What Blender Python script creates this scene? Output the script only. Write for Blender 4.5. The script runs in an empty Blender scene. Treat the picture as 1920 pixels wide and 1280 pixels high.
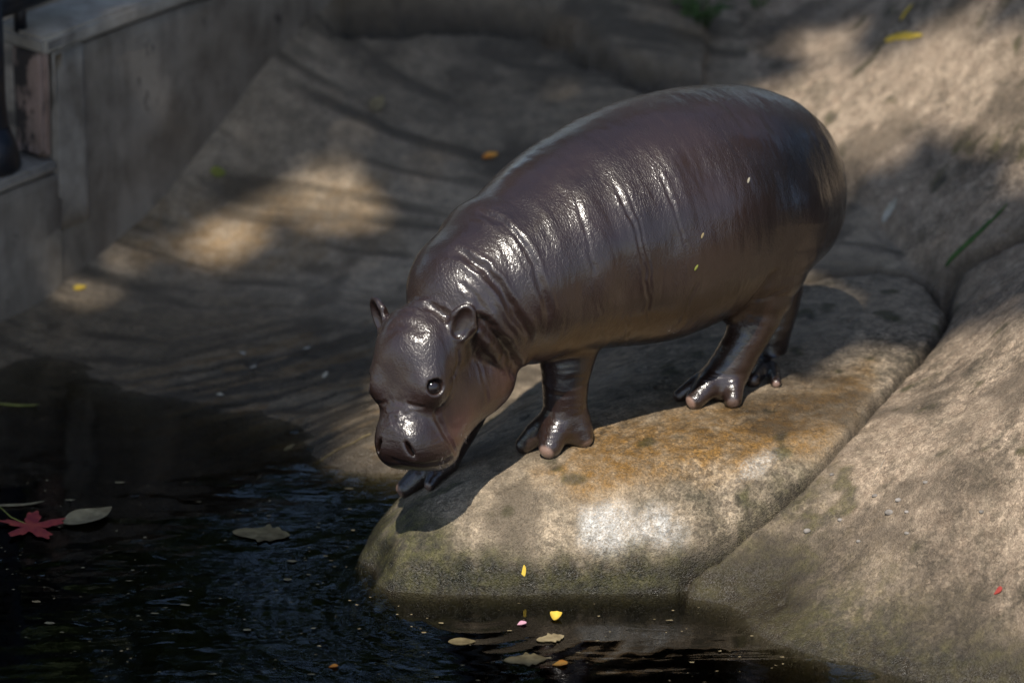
import bpy, math, random
import numpy as np
from mathutils import Vector

# ------------------------------------------------------------------ camera, sky, sun, exposure
SC = bpy.context.scene
PITCH = math.radians(22.0)
DIST = 8.2
TGT = np.array([0.0, 0.0, 0.15])
FPX = 1920 * 200.0 / 36.0
FWD = np.array([0.0, math.cos(PITCH), -math.sin(PITCH)])
RGT = np.array([1.0, 0.0, 0.0])
UPV = np.array([0.0, math.sin(PITCH), math.cos(PITCH)])
CAM = TGT - DIST * FWD
cam = bpy.data.cameras.new('camera')
cam.lens = 200.0; cam.sensor_width = 36.0; cam.clip_start = 0.1; cam.clip_end = 500
cam.dof.use_dof = True; cam.dof.focus_distance = 7.72; cam.dof.aperture_fstop = 3.2
camo = bpy.data.objects.new('camera', cam)
SC.collection.objects.link(camo)
camo.location = CAM.tolist()
camo.rotation_euler = (math.pi / 2 - PITCH, 0, 0)
SC.camera = camo

SUN_AZ = math.radians(193)      # direction the light comes from, clockwise from +Y
SUN_EL = math.radians(57)
SUND = np.array([math.sin(SUN_AZ) * math.cos(SUN_EL), math.cos(SUN_AZ) * math.cos(SUN_EL), math.sin(SUN_EL)])
world = bpy.data.worlds.new('World'); SC.world = world
world.use_nodes = True
wn = world.node_tree.nodes; wl = world.node_tree.links
sky = wn.new('ShaderNodeTexSky'); sky.sky_type = 'NISHITA'; sky.sun_disc = False
sky.sun_elevation = SUN_EL; sky.sun_rotation = SUN_AZ
bgn = wn['Background']; bgn.inputs['Strength'].default_value = 0.115
wl.new(sky.outputs['Color'], bgn.inputs['Color'])
sl = bpy.data.lights.new('sun', 'SUN'); sl.energy = 4.3; sl.angle = math.radians(0.53); sl.color = (1.0, 0.94, 0.85)
so = bpy.data.objects.new('sun', sl); SC.collection.objects.link(so)
so.rotation_euler = Vector((-SUND).tolist()).to_track_quat('-Z', 'Y').to_euler()
SC.view_settings.view_transform = 'Standard'; SC.view_settings.look = 'None'
SC.view_settings.exposure = 0.35; SC.view_settings.gamma = 1.0
SC.view_settings.use_curve_mapping = False

# ------------------------------------------------------------------ helpers
COL = SC.collection
RNG = np.random.default_rng(7)
random.seed(7)

def proj(P):
    d = np.asarray(P) - CAM
    z = d @ FWD
    return 960 + FPX * (d @ RGT) / z, 640 - FPX * (d @ UPV) / z, z

def ray(u, v):
    return FWD * FPX + RGT * (u - 960) + UPV * (640 - v)

def at_y(u, v, Y):
    r = ray(u, v); return CAM + r * ((Y - CAM[1]) / r[1])

def at_z(u, v, Z):
    r = ray(u, v); return CAM + r * ((Z - CAM[2]) / r[2])

def pxm(r, P):
    return r * (np.dot(np.asarray(P) - CAM, FWD)) / FPX

def tag(o, label=None, cat=None, group=None, kind=None):
    if label: o['label'] = label
    if cat: o['category'] = cat
    if group: o['group'] = group
    if kind: o['kind'] = kind
    return o

def new_mesh(name, V, F, mat=None, parent=None, smooth=True, attrs=None):
    me = bpy.data.meshes.new(name)
    V = np.asarray(V, dtype=np.float32)
    if isinstance(F, np.ndarray) and F.ndim == 2:
        k = F.shape[1]; n = len(F)
        me.vertices.add(len(V)); me.vertices.foreach_set('co', V.ravel())
        me.loops.add(n * k); me.loops.foreach_set('vertex_index', F.astype(np.int32).ravel())
        me.polygons.add(n)
        me.polygons.foreach_set('loop_start', np.arange(0, n * k, k, dtype=np.int32))
        me.polygons.foreach_set('loop_total', np.full(n, k, dtype=np.int32))
        me.update(calc_edges=True)
    else:
        me.from_pydata([tuple(map(float, p)) for p in V], [], [tuple(map(int, f)) for f in F])
        me.update()
    if smooth:
        me.polygons.foreach_set('use_smooth', np.ones(len(me.polygons), dtype=bool))
    if attrs:
        for k, a in attrs.items():
            at = me.attributes.new(k, 'FLOAT', 'POINT')
            at.data.foreach_set('value', np.asarray(a, dtype=np.float32))
    if mat: me.materials.append(mat)
    o = bpy.data.objects.new(name, me); COL.objects.link(o)
    if parent: o.parent = parent
    return o

def _hash(ix, iy, iz, seed):
    n = (ix * 374761393 + iy * 668265263 + iz * 2147483647 + seed * 1274126177) & 0xffffffff
    n = ((n ^ (n >> 13)) * 1274126177) & 0xffffffff
    n = ((n ^ (n >> 15)) * 2246822519) & 0xffffffff
    return ((n ^ (n >> 16)) & 0xffff) / 65535.0

def vnoise(x, y, z=None, seed=0):
    x = np.asarray(x, dtype=np.float64); y = np.asarray(y, dtype=np.float64)
    z = np.zeros_like(x) if z is None else np.asarray(z, dtype=np.float64)
    ix = np.floor(x).astype(np.int64); iy = np.floor(y).astype(np.int64); iz = np.floor(z).astype(np.int64)
    fx = x - ix; fy = y - iy; fz = z - iz
    fx = fx * fx * (3 - 2 * fx); fy = fy * fy * (3 - 2 * fy); fz = fz * fz * (3 - 2 * fz)
    def h(a, b, c): return _hash(ix + a, iy + b, iz + c, seed)
    def lerp(a, b, t): return a + (b - a) * t
    x00 = lerp(h(0,0,0), h(1,0,0), fx); x10 = lerp(h(0,1,0), h(1,1,0), fx)
    x01 = lerp(h(0,0,1), h(1,0,1), fx); x11 = lerp(h(0,1,1), h(1,1,1), fx)
    return lerp(lerp(x00, x10, fy), lerp(x01, x11, fy), fz) * 2 - 1

def fbm(x, y, z=None, seed=0, octs=4):
    s = 0; a = 1.0; t = 0
    for i in range(octs):
        k = 2.03 ** i
        s = s + a * vnoise(x * k, y * k, None if z is None else z * k, seed + i * 17); t += a; a *= 0.5
    return s / t

def sstep(a, b, x):
    t = np.clip((x - a) / (b - a), 0, 1); return t * t * (3 - 2 * t)

def in_poly(u, v, poly):
    u = np.asarray(u); v = np.asarray(v); c = np.zeros(u.shape, bool)
    n = len(poly)
    for i in range(n):
        x1, y1 = poly[i]; x2, y2 = poly[(i + 1) % n]
        if y1 == y2: continue
        m = ((y1 > v) != (y2 > v)) & (u < (x2 - x1) * (v - y1) / (y2 - y1) + x1)
        c ^= m
    return c

def poly_dist(u, v, pts, closed=False):
    u = np.asarray(u, float); v = np.asarray(v, float)
    d = np.full(u.shape, 1e9)
    P = list(pts) + ([pts[0]] if closed else [])
    for (x1, y1), (x2, y2) in zip(P[:-1], P[1:]):
        dx, dy = x2 - x1, y2 - y1
        t = np.clip(((u - x1) * dx + (v - y1) * dy) / (dx * dx + dy * dy + 1e-12), 0, 1)
        d = np.minimum(d, np.hypot(u - x1 - t * dx, v - y1 - t * dy))
    return d

def soft_poly(u, v, poly, w):
    """1 inside, 0 outside, ramp of width w (both sides)."""
    d = poly_dist(u, v, poly, True)
    s = np.where(in_poly(u, v, poly), d, -d)
    return sstep(-w, w, s)

# ---- node helpers
class NT:
    def __init__(self, name):
        self.m = bpy.data.materials.new(name); self.m.use_nodes = True
        self.t = self.m.node_tree; self.n = self.t.nodes; self.l = self.t.links
        self.b = self.n['Principled BSDF']; self.out = self.n['Material Output']
    def add(self, typ, ins=None, **kw):
        nd = self.n.new('ShaderNode' + typ)
        for k, v in kw.items(): setattr(nd, k, v)
        for k, v in (ins or {}).items(): self.set(nd.inputs[k], v)
        return nd
    def set(self, sock, v):
        if hasattr(v, 'is_output'): self.l.new(v, sock)
        else: sock.default_value = v
    def attr(self, name): return self.add('Attribute', attribute_name=name).outputs['Fac']
    def coords(self): return self.add('TexCoord').outputs['Object']
    def mapping(self, vec, scale=(1,1,1), rot=(0,0,0), loc=(0,0,0)):
        return self.add('Mapping', {'Vector': vec, 'Scale': scale, 'Rotation': rot, 'Location': loc}).outputs['Vector']
    def noise(self, vec, scale, detail=4, rough=0.55, dist=0.0):
        return self.add('TexNoise', {'Vector': vec, 'Scale': scale, 'Detail': detail, 'Roughness': rough, 'Distortion': dist}).outputs['Fac']
    def voro(self, vec, scale, feature='F1', rnd=1.0):
        return self.add('TexVoronoi', {'Vector': vec, 'Scale': scale, 'Randomness': rnd}, feature=feature).outputs['Distance']
    def ramp(self, fac, a, b, lo=0.0, hi=1.0):
        return self.add('MapRange', {'Value': fac, 'From Min': a, 'From Max': b, 'To Min': lo, 'To Max': hi}).outputs['Result']
    def math(self, op, a, b=0.0, clamp=False):
        nd = self.add('Math', operation=op, use_clamp=clamp)
        self.set(nd.inputs[0], a); self.set(nd.inputs[1], b); return nd.outputs[0]
    def mix(self, fac, a, b, mode='MIX'):
        nd = self.add('Mix', data_type='RGBA', blend_type=mode)
        self.set(nd.inputs['Factor'], fac)
        for s, v in ((nd.inputs[6], a), (nd.inputs[7], b)):
            self.set(s, v if hasattr(v, 'is_output') else (*v, 1.0))
        return nd.outputs[2]
    def bump(self, h, strength, dist, normal=None):
        nd = self.add('Bump', {'Height': h, 'Strength': strength, 'Distance': dist})
        if normal is not None: self.l.new(normal, nd.inputs['Normal'])
        return nd.outputs['Normal']

# ------------------------------------------------------------------ terrain
# control points: photo pixel (u, v) and height z above the water in metres
CP_FLOOR = [
 (-300,760,.02),(0,640,.015),(250,432,.086),(420,250,.185),(560,80,.288),(700,-60,.366),(100,545,.04),
 (-250,560,.10),(150,200,.20),(300,60,.32),
 (0,690,0),(200,725,0),(430,765,0),(560,810,-.003),(660,900,-.008),
 (640,720,.018),(500,600,.030),(400,520,.045),(700,560,.055),(600,430,.095),(700,330,.145),(480,330,.135),(620,220,.205),
 (900,250,.180),(750,120,.245),(1000,120,.235),(900,30,.285),(1200,170,.225),(1240,20,.295),(1000,400,.125),
 (1350,400,.155),(1520,480,.150),(1650,480,.158),(1600,370,.19),(1700,440,.18),(1500,200,.235),(1500,0,.31),(1750,200,.32),(1780,520,.17),
 (700,-300,.42),(1300,-250,.42),(1900,-200,.62),
 (300,900,-.05),(100,900,-.07),(500,960,-.06),(200,1100,-.13),(500,1150,-.16),(0,1250,-.24),(600,1300,-.26),(-300,1100,-.2),
]
CP_DEEP = [(-.30,-.50,-.09),(-.25,-.65,-.16),(0,-.70,-.20),(.2,-.70,-.18),(0,-1.1,-.36),(-.6,-.9,-.36),(.5,-1.2,-.34),(-1.2,-.6,-.3),(0,-.4,-.10),(.3,-.45,-.05)]
FAR = [(-6,-6,-.6),(0,-6,-.6),(6,-6,-.6),(-6,0,.3),(6,0,.8),(-6,6,.9),(0,6,1.0),(6,6,1.2),(-3,3,.6),(3,3,.9),(0,3,.75),(3,-2,-.3),(-3,-2,-.5),(-2.5,.5,.15)]
def _tps(r2): return 0.5 * r2 * np.log(r2 + 1e-12)
class Spline:
    def __init__(self, pts, lam=2e-4):
        c = np.array([p[:2] for p in pts], float); z = np.array([p[2] for p in pts], float); n = len(c)
        A = np.zeros((n + 3, n + 3))
        A[:n, :n] = _tps(((c[:, None] - c[None]) ** 2).sum(-1)) + np.eye(n) * lam
        A[:n, n] = 1; A[:n, n + 1:] = c; A[n, :n] = 1; A[n + 1:, :n] = c.T
        self.w = np.linalg.solve(A, np.concatenate([z, [0, 0, 0]])); self.c = c; self.n = n
    def __call__(self, x, y):
        x = np.clip(np.asarray(x, float), -6, 6); y = np.clip(np.asarray(y, float), -6, 6)
        w, n = self.w, self.n
        out = w[n] + w[n + 1] * x + w[n + 2] * y
        for i in range(n):
            out = out + w[i] * _tps((x - self.c[i, 0]) ** 2 + (y - self.c[i, 1]) ** 2)
        return out
floor_h = Spline([at_z(*p) for p in CP_FLOOR] + CP_DEEP + FAR)
def smax(a, b, k):
    h = np.maximum(k - np.abs(a - b), 0) / k
    return np.maximum(a, b) + h * h * k / 4
FRONT = [(-.205,-.475),(-.192,-.515),(-.165,-.538),(-.11,-.548),(0,-.550),(.10,-.547),(.20,-.545),(.30,-.54),(.6,-.52),(1.2,-.5)]
LEFT = [(-.205,-.475),(-.212,-.43),(-.195,-.33),(-.150,-.20),(-.04,0),(.10,.2),(.3,.6)]
def slab_h(x, y):
    x = np.asarray(x, float); y = np.asarray(y, float)
    df = poly_dist(x, y, FRONT); dl = poly_dist(x, y, LEFT) * .46
    ins = in_poly(x, y, FRONT + [(1.2, 2)] + LEFT[::-1][:-1])
    d = np.minimum(df, dl); k = .05; hh = np.maximum(k - np.abs(df - dl), 0) / k; d = d - hh * hh * k / 4
    d = np.where(ins, d, -np.minimum(df, dl / .46))
    z = np.interp(d, [-1, -.25, -.05, 0, .012, .025, .05, .085, .125, .18, .26, .33, .40, .5, .7, 1.5], [-4, -.8, -.14, 0, .036, .062, .095, .123, .145, .157, .160, .151, .137, .127, .118, .1])
    return z
def base2(x, y): return smax(floor_h(x, y), slab_h(x, y), .03)
def ground_hit(u, v, hf=base2):
    """march the pixel's ray down to the ground"""
    r = ray(u, v); r = r / np.linalg.norm(r)
    ts = np.linspace(6.3, 11.5, 900); P = CAM + ts[:, None] * r
    g = P[:, 2] - hf(P[:, 0], P[:, 1])
    i = int(np.argmax(g < 0)) or len(ts) - 1
    t = ts[i - 1] + (ts[i] - ts[i - 1]) * g[i - 1] / (g[i - 1] - g[i] + 1e-12)
    return CAM + t * r
CP_MOUND = [
 (1350,1130,0),(1420,1185,0),(1540,1230,0),(1640,1258,0),(1800,1290,0),(1950,1330,.0),
 (1450,1080,.030),(1600,1010,.092),(1700,1100,.075),(1850,1200,.052),(1700,880,.165),(1800,900,.185),(1920,1050,.135),(1920,880,.215),
 (1790,690,.205),(1920,740,.262),(1920,590,.288),(2050,800,.30),(1850,545,.215),(1920,490,.245),
 (1790,460,.205),(1920,390,.27),(1720,400,.205),(1680,300,.24),(1600,100,.30),(1750,180,.315),(1920,250,.34),(1920,60,.43),(1600,0,.33),
 (2150,300,.40),(2150,600,.38),(2150,1000,.25),(2100,1300,.06),(1900,-200,.58),(1600,-200,.42)]
SEAM = [(1283,1085),(1292,1066),(1345,1030),(1400,985),(1480,922),(1560,850),(1610,795),(1655,740),(1715,682),(1765,615),(1780,575),(1762,540),(1715,508),(1640,500),(1560,506),(1500,520)]
GROOVE = [(1990,405),(1920,442),(1850,475),(1790,508),(1772,560)]
CRACK_R = [(1500,300),(1560,330),(1605,358),(1650,410),(1705,475),(1760,530)]
CRACK_B = [(640,30),(800,30),(900,32),(1000,42),(1060,70),(1110,105),(1170,130),(1240,158),(1320,200)]
CRACK_F = [(470,682),(560,650),(640,632),(720,612),(800,600)]
CRACK_S = [(858,1030),(866,1060),(872,1090)]
MB = [(1283,1085)] + SEAM[1:12] + [(1760,530),(1705,475),(1650,410),(1605,358),(1560,330),(1500,300),(1440,200),(1400,100),(1380,0),(1400,-200)]
_mb = [ground_hit(*p) for p in MB]
mound_h = Spline([at_z(*p) for p in CP_MOUND] + [tuple(p) for p in _mb] + [(6,-6,-.6),(6,0,.8),(6,6,1.2),(3,3,.9),(3,-2,-.1),(.20,-.70,-.12),(.28,-.83,-.10),(.38,-.93,-.10),(.50,-1.02,-.10),(.1,-.85,-.25),(.3,-1.1,-.27),(.6,-1.3,-.27)], 4e-4)
MPOLY = [tuple(p[:2]) for p in _mb] + [(.6, 6), (40, 40), (40, -40), (.05, -40), (.10, -.85), (.215, -.60)]
def base_h(x, y):
    x = np.asarray(x, float); y = np.asarray(y, float)
    w = soft_poly(x, y, MPOLY, .012)
    return base2(x, y) * (1 - w) + mound_h(x, y) * w
def lift(pl):
    out = []
    for (a, b), (c, d) in zip(pl[:-1], pl[1:]):
        for t in np.linspace(0, 1, 5)[:-1]:
            out.append(ground_hit(a + (c - a) * t, b + (d - b) * t, base_h)[:2])
    out.append(ground_hit(*pl[-1], base_h)[:2]); return [tuple(p) for p in out]
def axis(lo, hi, step, out):
    a = list(np.arange(lo, hi, step)); s = step; x = a[-1]; 
    while x < out: s *= 1.22; x += s; a.append(x)
    s = step; x = lo; b = []
    while x > -out: s *= 1.22; x -= s; b.append(x)
    return np.array(b[::-1] + a)
Q = 1.0
xs = axis(-.86, .92, .0029 * Q, 30); ys = axis(-1.12, 1.35, .0042 * Q, 30)
GX, GY = np.meshgrid(xs, ys)
GZ = base_h(GX, GY)
GU, GV, _ = proj(np.stack([GX, GY, GZ], -1))
near = np.exp(-((GX / 2.5) ** 4 + (GY / 2.5) ** 4))
jit = .006 * fbm(GX * 18, GY * 18, seed=3) + .003 * fbm(GX * 90, GY * 90, seed=4, octs=2)
def groove(pl, w, depth, jits=1.0):
    global GZ
    L = lift(pl); m = (GX > -1.2) & (GX < 1.3) & (GY > -1.3) & (GY < 1.6)
    d = np.full(GX.shape, 9.0); d[m] = np.abs(poly_dist(GX[m] + jits * jit[m], GY[m] + jits * jit.T.mean() + jits * jit[m], L))
    vary = .65 + .5 * fbm(GX * 25, GY * 25, seed=9, octs=2)
    GZ = GZ - depth * vary * np.exp(-(d / w) ** 2) * (d < 5 * w)
    return d
D_SEAM = groove(SEAM, .0062, .034)
GZ -= .006 * np.exp(-(D_SEAM / .03) ** 2)
D_GRV = groove(GROOVE, .012, .045)
D_CR = groove(CRACK_R, .015, .018)
D_CB = groove(CRACK_B, .020, .050)
_L = lift(CRACK_B); _pl = _L + [(_L[-1][0] + .1, 3.0), (_L[0][0] - .3, 3.0)]
GZ = GZ + .020 * soft_poly(GX + jit, GY + jit, _pl, .005) * np.exp(-(np.maximum(GY - 1.0, 0) / .8) ** 2) * sstep(.42, .25, GX)
D_CF = groove(CRACK_F, .008, .010)
D_CS = groove(CRACK_S, .005, .008)
# the far slab beyond the curved crack stands a little proud; its broken lip
is_mound = in_poly(GX, GY, MPOLY)
is_slab = (slab_h(GX, GY) > floor_h(GX, GY) - .004) & ~is_mound & in_poly(GU, GV, SEAM[::-1] + [(1300,1130),(1300,1500),(500,1500),(500,800),(760,600),(1000,560),(1300,530)])
relief = .0030 * fbm(GX * 14, GY * 14, seed=21) + .0013 * fbm(GX * 70, GY * 70, seed=22, octs=3)
relief += np.where(is_mound, .0016 * fbm(GX * 160, GY * 160, seed=23, octs=2) + .005 * fbm(GX * 6, GY * 6, seed=25, octs=3), 0)
pits = fbm(GX * 55, GY * 55, seed=31, octs=2)
relief -= .004 * sstep(.52, .75, pits) * (is_slab | is_mound)
# streaks running down the wet pool floor
relief += np.where(~is_slab & ~is_mound, (.0010 + .0016 * sstep(.5, .2, GY)) * fbm(GX * 10, GY * 60 + GX * 25, seed=33, octs=3), 0)
wl = np.exp(-((GZ - .012) / .02) ** 2) * is_slab
relief += wl * (.004 * fbm(GX * 45, GY * 45, seed=35, octs=3))
relief += .004 * soft_poly(GU, GV, [(230,700),(420,620),(760,590),(800,700),(760,960),(560,960),(280,900)], 60) * (~is_slab & ~is_mound) * fbm(GX * 8, (GY - .35 * GX) * 60, seed=59, octs=3)
GZ = GZ + relief * near
GU, GV, _ = proj(np.stack([GX, GY, GZ], -1))

def ground_z(x, y):
    i = np.clip(np.searchsorted(xs, x) - 1, 0, len(xs) - 2); j = np.clip(np.searchsorted(ys, y) - 1, 0, len(ys) - 2)
    tx = (x - xs[i]) / (xs[i + 1] - xs[i]); ty = (y - ys[j]) / (ys[j + 1] - ys[j])
    return ((GZ[j, i] * (1 - tx) + GZ[j, i + 1] * tx) * (1 - ty) + (GZ[j + 1, i] * (1 - tx) + GZ[j + 1, i + 1] * tx) * ty)
def ghit(u, v):
    return ground_hit(u, v, ground_z)

# pigment masks: algae, stains, lime, moss, wetness
n1 = fbm(GX * 9, GY * 9, seed=41); n2 = fbm(GX * 30, GY * 30, seed=42); n3 = fbm(GX * 110, GY * 110, seed=43, octs=3)
nst = fbm(GX * 5, GY * 40 + GX * 14, seed=44, octs=4)
def blob(poly, w, amp=1.0, nz=.55):
    pu = GU + 26 * n2 + 30 * n1; pv = GV + 20 * fbm(GX * 30, GY * 30, seed=47) + 16 * n1
    return soft_poly(pu, pv, poly, w) * np.clip(amp * (1 + nz * (n2 + .6 * n3)), 0, 1)
floorm_ = (~is_slab & ~is_mound).astype(float)
a_lime = blob([(1090,955),(1150,945),(1180,965),(1240,950),(1280,985),(1262,1020),(1200,1012),(1150,1040),(1095,1015)], 26, .95, 1.1)
a_lime = np.maximum(a_lime, .45 * blob([(1390,860),(1470,850),(1450,900),(1380,900)], 14))
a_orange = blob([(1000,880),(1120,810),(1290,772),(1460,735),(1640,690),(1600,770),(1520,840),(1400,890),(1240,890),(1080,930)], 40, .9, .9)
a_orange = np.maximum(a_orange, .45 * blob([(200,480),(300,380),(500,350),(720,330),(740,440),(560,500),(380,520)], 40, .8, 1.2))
a_moss = np.where(is_slab, sstep(.075, .022, GZ + .030 * n1 + .022 * n2), 0)
a_moss = np.maximum(a_moss, np.where(is_slab, .95 * blob([(690,1040),(700,960),(780,925),(850,1000),(870,1090),(720,1090)], 40, 1.0, .5), 0))
a_moss = np.maximum(a_moss, np.where(is_mound, .9 * sstep(.12, .02, GZ + .06 * n1 + .03 * n2), 0))
a_moss = np.maximum(a_moss, .75 * blob([(1300,1050),(1450,930),(1540,850),(1580,900),(1480,1060),(1400,1120)], 40, .8, .8))
a_moss = np.maximum(a_moss, .8 * sstep(.35, .6, fbm(GX * 22 + 5, GY * 22, seed=52, octs=3)) * (is_slab | is_mound))
a_dark = sstep(.05, .5, fbm(GX * 7, GY * 7, seed=55) + .3 * n2) * .75
a_dark = np.maximum(a_dark, .98 * np.exp(-(D_SEAM / .0085) ** 2)); a_dark = np.maximum(a_dark, .5 * np.exp(-(D_SEAM / .03) ** 2) * (n2 > -.1))
a_dark = np.maximum(a_dark, .95 * np.exp(-(D_CB / .02) ** 2)); a_dark = np.maximum(a_dark, .9 * np.exp(-(D_GRV / .025) ** 2))
a_dark = np.maximum(a_dark, .7 * np.exp(-(D_CF / .009) ** 2))
a_dark = np.maximum(a_dark, np.where(~is_slab & ~is_mound, .8 * sstep(-.05, .45, nst), 0))
a_dark = np.maximum(a_dark, np.where(is_mound, .9 * blob([(1700,1060),(1760,980),(1830,1000),(1920,1100),(1920,1280),(1600,1250)], 70, .9, .6), 0))
SHORE = [(230,700),(420,620),(760,590),(800,700),(760,960),(560,960),(280,900)]
shore = soft_poly(GU, GV, SHORE, 60) * floorm_
stre = fbm(GX * 7 + 3, (GY - .35 * GX) * 75, seed=57, octs=4)
a_dark = np.maximum(a_dark, .95 * shore * sstep(-.18, .12, stre))
a_orange = np.maximum(a_orange, .55 * shore * sstep(.05, -.35, stre) * (n1 > -.2))
a_wet = np.where(is_slab, sstep(.055, .03, GZ + .012 * n2), 0)
a_dark = np.maximum(a_dark, np.where(is_slab | is_mound, sstep(.010, -.004, GZ + .004 * n2), 0))
a_wet = np.maximum(a_wet, np.where(is_mound, sstep(.05, .01, GZ + .02 * n1), 0))
floorm = ~is_slab & ~is_mound
a_wet = np.maximum(a_wet, np.where(floorm, sstep(.055, .015, GZ + .025 * nst), 0))
a_wet = np.maximum(a_wet, np.where(is_slab, .75 * blob([(1000,840),(1200,770),(1450,720),(1700,640),(1560,800),(1380,870),(1100,900)], 40, .9, .6), 0))
a_wet = np.maximum(a_wet, np.where(floorm | is_slab, .6 * blob([(560,900),(560,700),(900,560),(1500,520),(1750,560),(1400,700),(1000,850)], 60, .8, .5), 0))

a_wet = np.maximum(a_wet, np.where(floorm, .75 * blob([(560,-80),(1300,-80),(1420,150),(1250,260),(900,330),(640,260)], 60, .9, .4), 0))
a_rocky = np.where(is_slab, .9, np.where(is_mound, .7, .22)) * np.clip(.75 + .9 * n1, .2, 1.25)
a_wet = np.maximum(a_wet, .95 * shore * sstep(.25, -.1, fbm(GX * 9, (GY - .35 * GX) * 60, seed=58, octs=3)))
def rock_material():
    t = NT('weathered_concrete'); c = t.coords()
    f1 = t.noise(c, 6, 5); f2 = t.noise(c, 45, 5, .65); f3 = t.noise(c, 320, 3, .7)
    col = t.mix(t.ramp(f1, .35, .68), (.33, .245, .155), (.52, .40, .27))
    mot = t.ramp(t.math('ADD', t.math('MULTIPLY', f2, .6), t.math('MULTIPLY', f3, .5)), .42, .68)
    col = t.mix(t.math('MULTIPLY', mot, .85), col, (.095, .070, .044))
    grain = t.ramp(t.voro(c, 420), .1, .55)
    col = t.mix(t.math('MULTIPLY', grain, .28), col, (.42, .36, .28))
    vc1 = t.add('TexVoronoi', {'Vector': c, 'Scale': 150.0}); vc2 = t.add('TexVoronoi', {'Vector': c, 'Scale': 330.0})
    g1 = t.add('SeparateColor', {0: vc1.outputs['Color']}).outputs[0]; g2 = t.add('SeparateColor', {0: vc2.outputs['Color']}).outputs[1]
    blot = t.ramp(t.noise(c, 16, 6, .68), .47, .60); blot2 = t.ramp(t.noise(t.mapping(c, loc=(4, 2, 1)), 34, 6, .7), .50, .60)
    mo = t.attr('mound'); col = t.mix(t.math('MULTIPLY', mo, .6), col, t.mix(mot, (.52, .40, .29), (.25, .170, .112)))
    rk = t.attr('rocky'); col = t.mix(t.math('MULTIPLY', t.math('MULTIPLY', blot, .70), rk), col, (.085, .068, .042)); col = t.mix(t.math('MULTIPLY', t.math('MULTIPLY', blot2, .55), rk), col, (.060, .055, .034))
    agg = t.math('MULTIPLY', t.ramp(g1, 0, 1, .62, 1.36), t.ramp(g2, 0, 1, .66, 1.30))
    og = t.attr('orange')
    col = t.mix(t.math('MULTIPLY', og, t.ramp(f2, .3, .6, .35, 1.0)), col, t.mix(t.ramp(f3, .4, .6), (.36, .19, .045), (.20, .115, .035)))
    col = t.mix(t.math('MULTIPLY', t.attr('lime'), t.ramp(f3, .36, .58, .25, 1.0)), col, (.58, .56, .52))
    ms = t.attr('moss')
    mcol = t.mix(t.ramp(f2, .40, .62), (.011, .014, .006), (.066, .064, .014))
    col = t.mix(t.math('MULTIPLY', ms, t.ramp(f3, .34, .62, 1.0, .80)), col, mcol)
    dk = t.attr('dark')
    col = t.mix(t.math('MULTIPLY', dk, t.ramp(f2, .3, .65, .98, .68)), col, (.040, .031, .020))
    agg = t.math('ADD', t.math('MULTIPLY', t.math('SUBTRACT', agg, 1.0), rk), 1.0)
    cmb = t.add('CombineColor', {0: agg, 1: agg, 2: agg}).outputs[0]
    col = t.mix(1.0, col, cmb, 'MULTIPLY')
    wt = t.attr('wet')
    col = t.mix(t.math('MULTIPLY', wt, .62), col, t.mix(1.0, col, (.30, .27, .20), 'MULTIPLY'))
    t.l.new(col, t.b.inputs['Base Color'])
    wr = t.math('MULTIPLY', wt, t.ramp(f2, .30, .62, 1.0, .45))
    t.l.new(t.ramp(wr, 0, 1, .82, .16), t.b.inputs['Roughness'])
    t.b.inputs['Specular IOR Level'].default_value = .42
    h = t.math('ADD', t.math('MULTIPLY', f2, .5), t.math('MULTIPLY', f3, .45))
    h = t.math('ADD', h, t.math('ADD', t.math('MULTIPLY', grain, .22), t.math('MULTIPLY', g2, .25)))
    t.l.new(t.bump(h, .9, .005), t.b.inputs['Normal'])
    return t.m
M_ROCK = rock_material()
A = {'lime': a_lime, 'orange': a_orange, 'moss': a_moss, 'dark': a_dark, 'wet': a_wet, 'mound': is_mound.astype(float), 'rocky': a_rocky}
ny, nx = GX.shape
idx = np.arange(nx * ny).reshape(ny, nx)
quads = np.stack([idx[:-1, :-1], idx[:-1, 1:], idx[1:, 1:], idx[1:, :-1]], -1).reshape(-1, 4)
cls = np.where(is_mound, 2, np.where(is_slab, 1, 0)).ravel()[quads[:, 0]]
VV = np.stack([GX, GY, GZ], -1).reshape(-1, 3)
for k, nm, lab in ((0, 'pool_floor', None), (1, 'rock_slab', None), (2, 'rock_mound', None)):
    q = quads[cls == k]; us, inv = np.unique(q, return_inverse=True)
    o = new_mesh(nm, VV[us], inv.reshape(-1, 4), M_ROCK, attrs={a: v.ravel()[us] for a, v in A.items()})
    tag(o, kind='structure')

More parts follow.
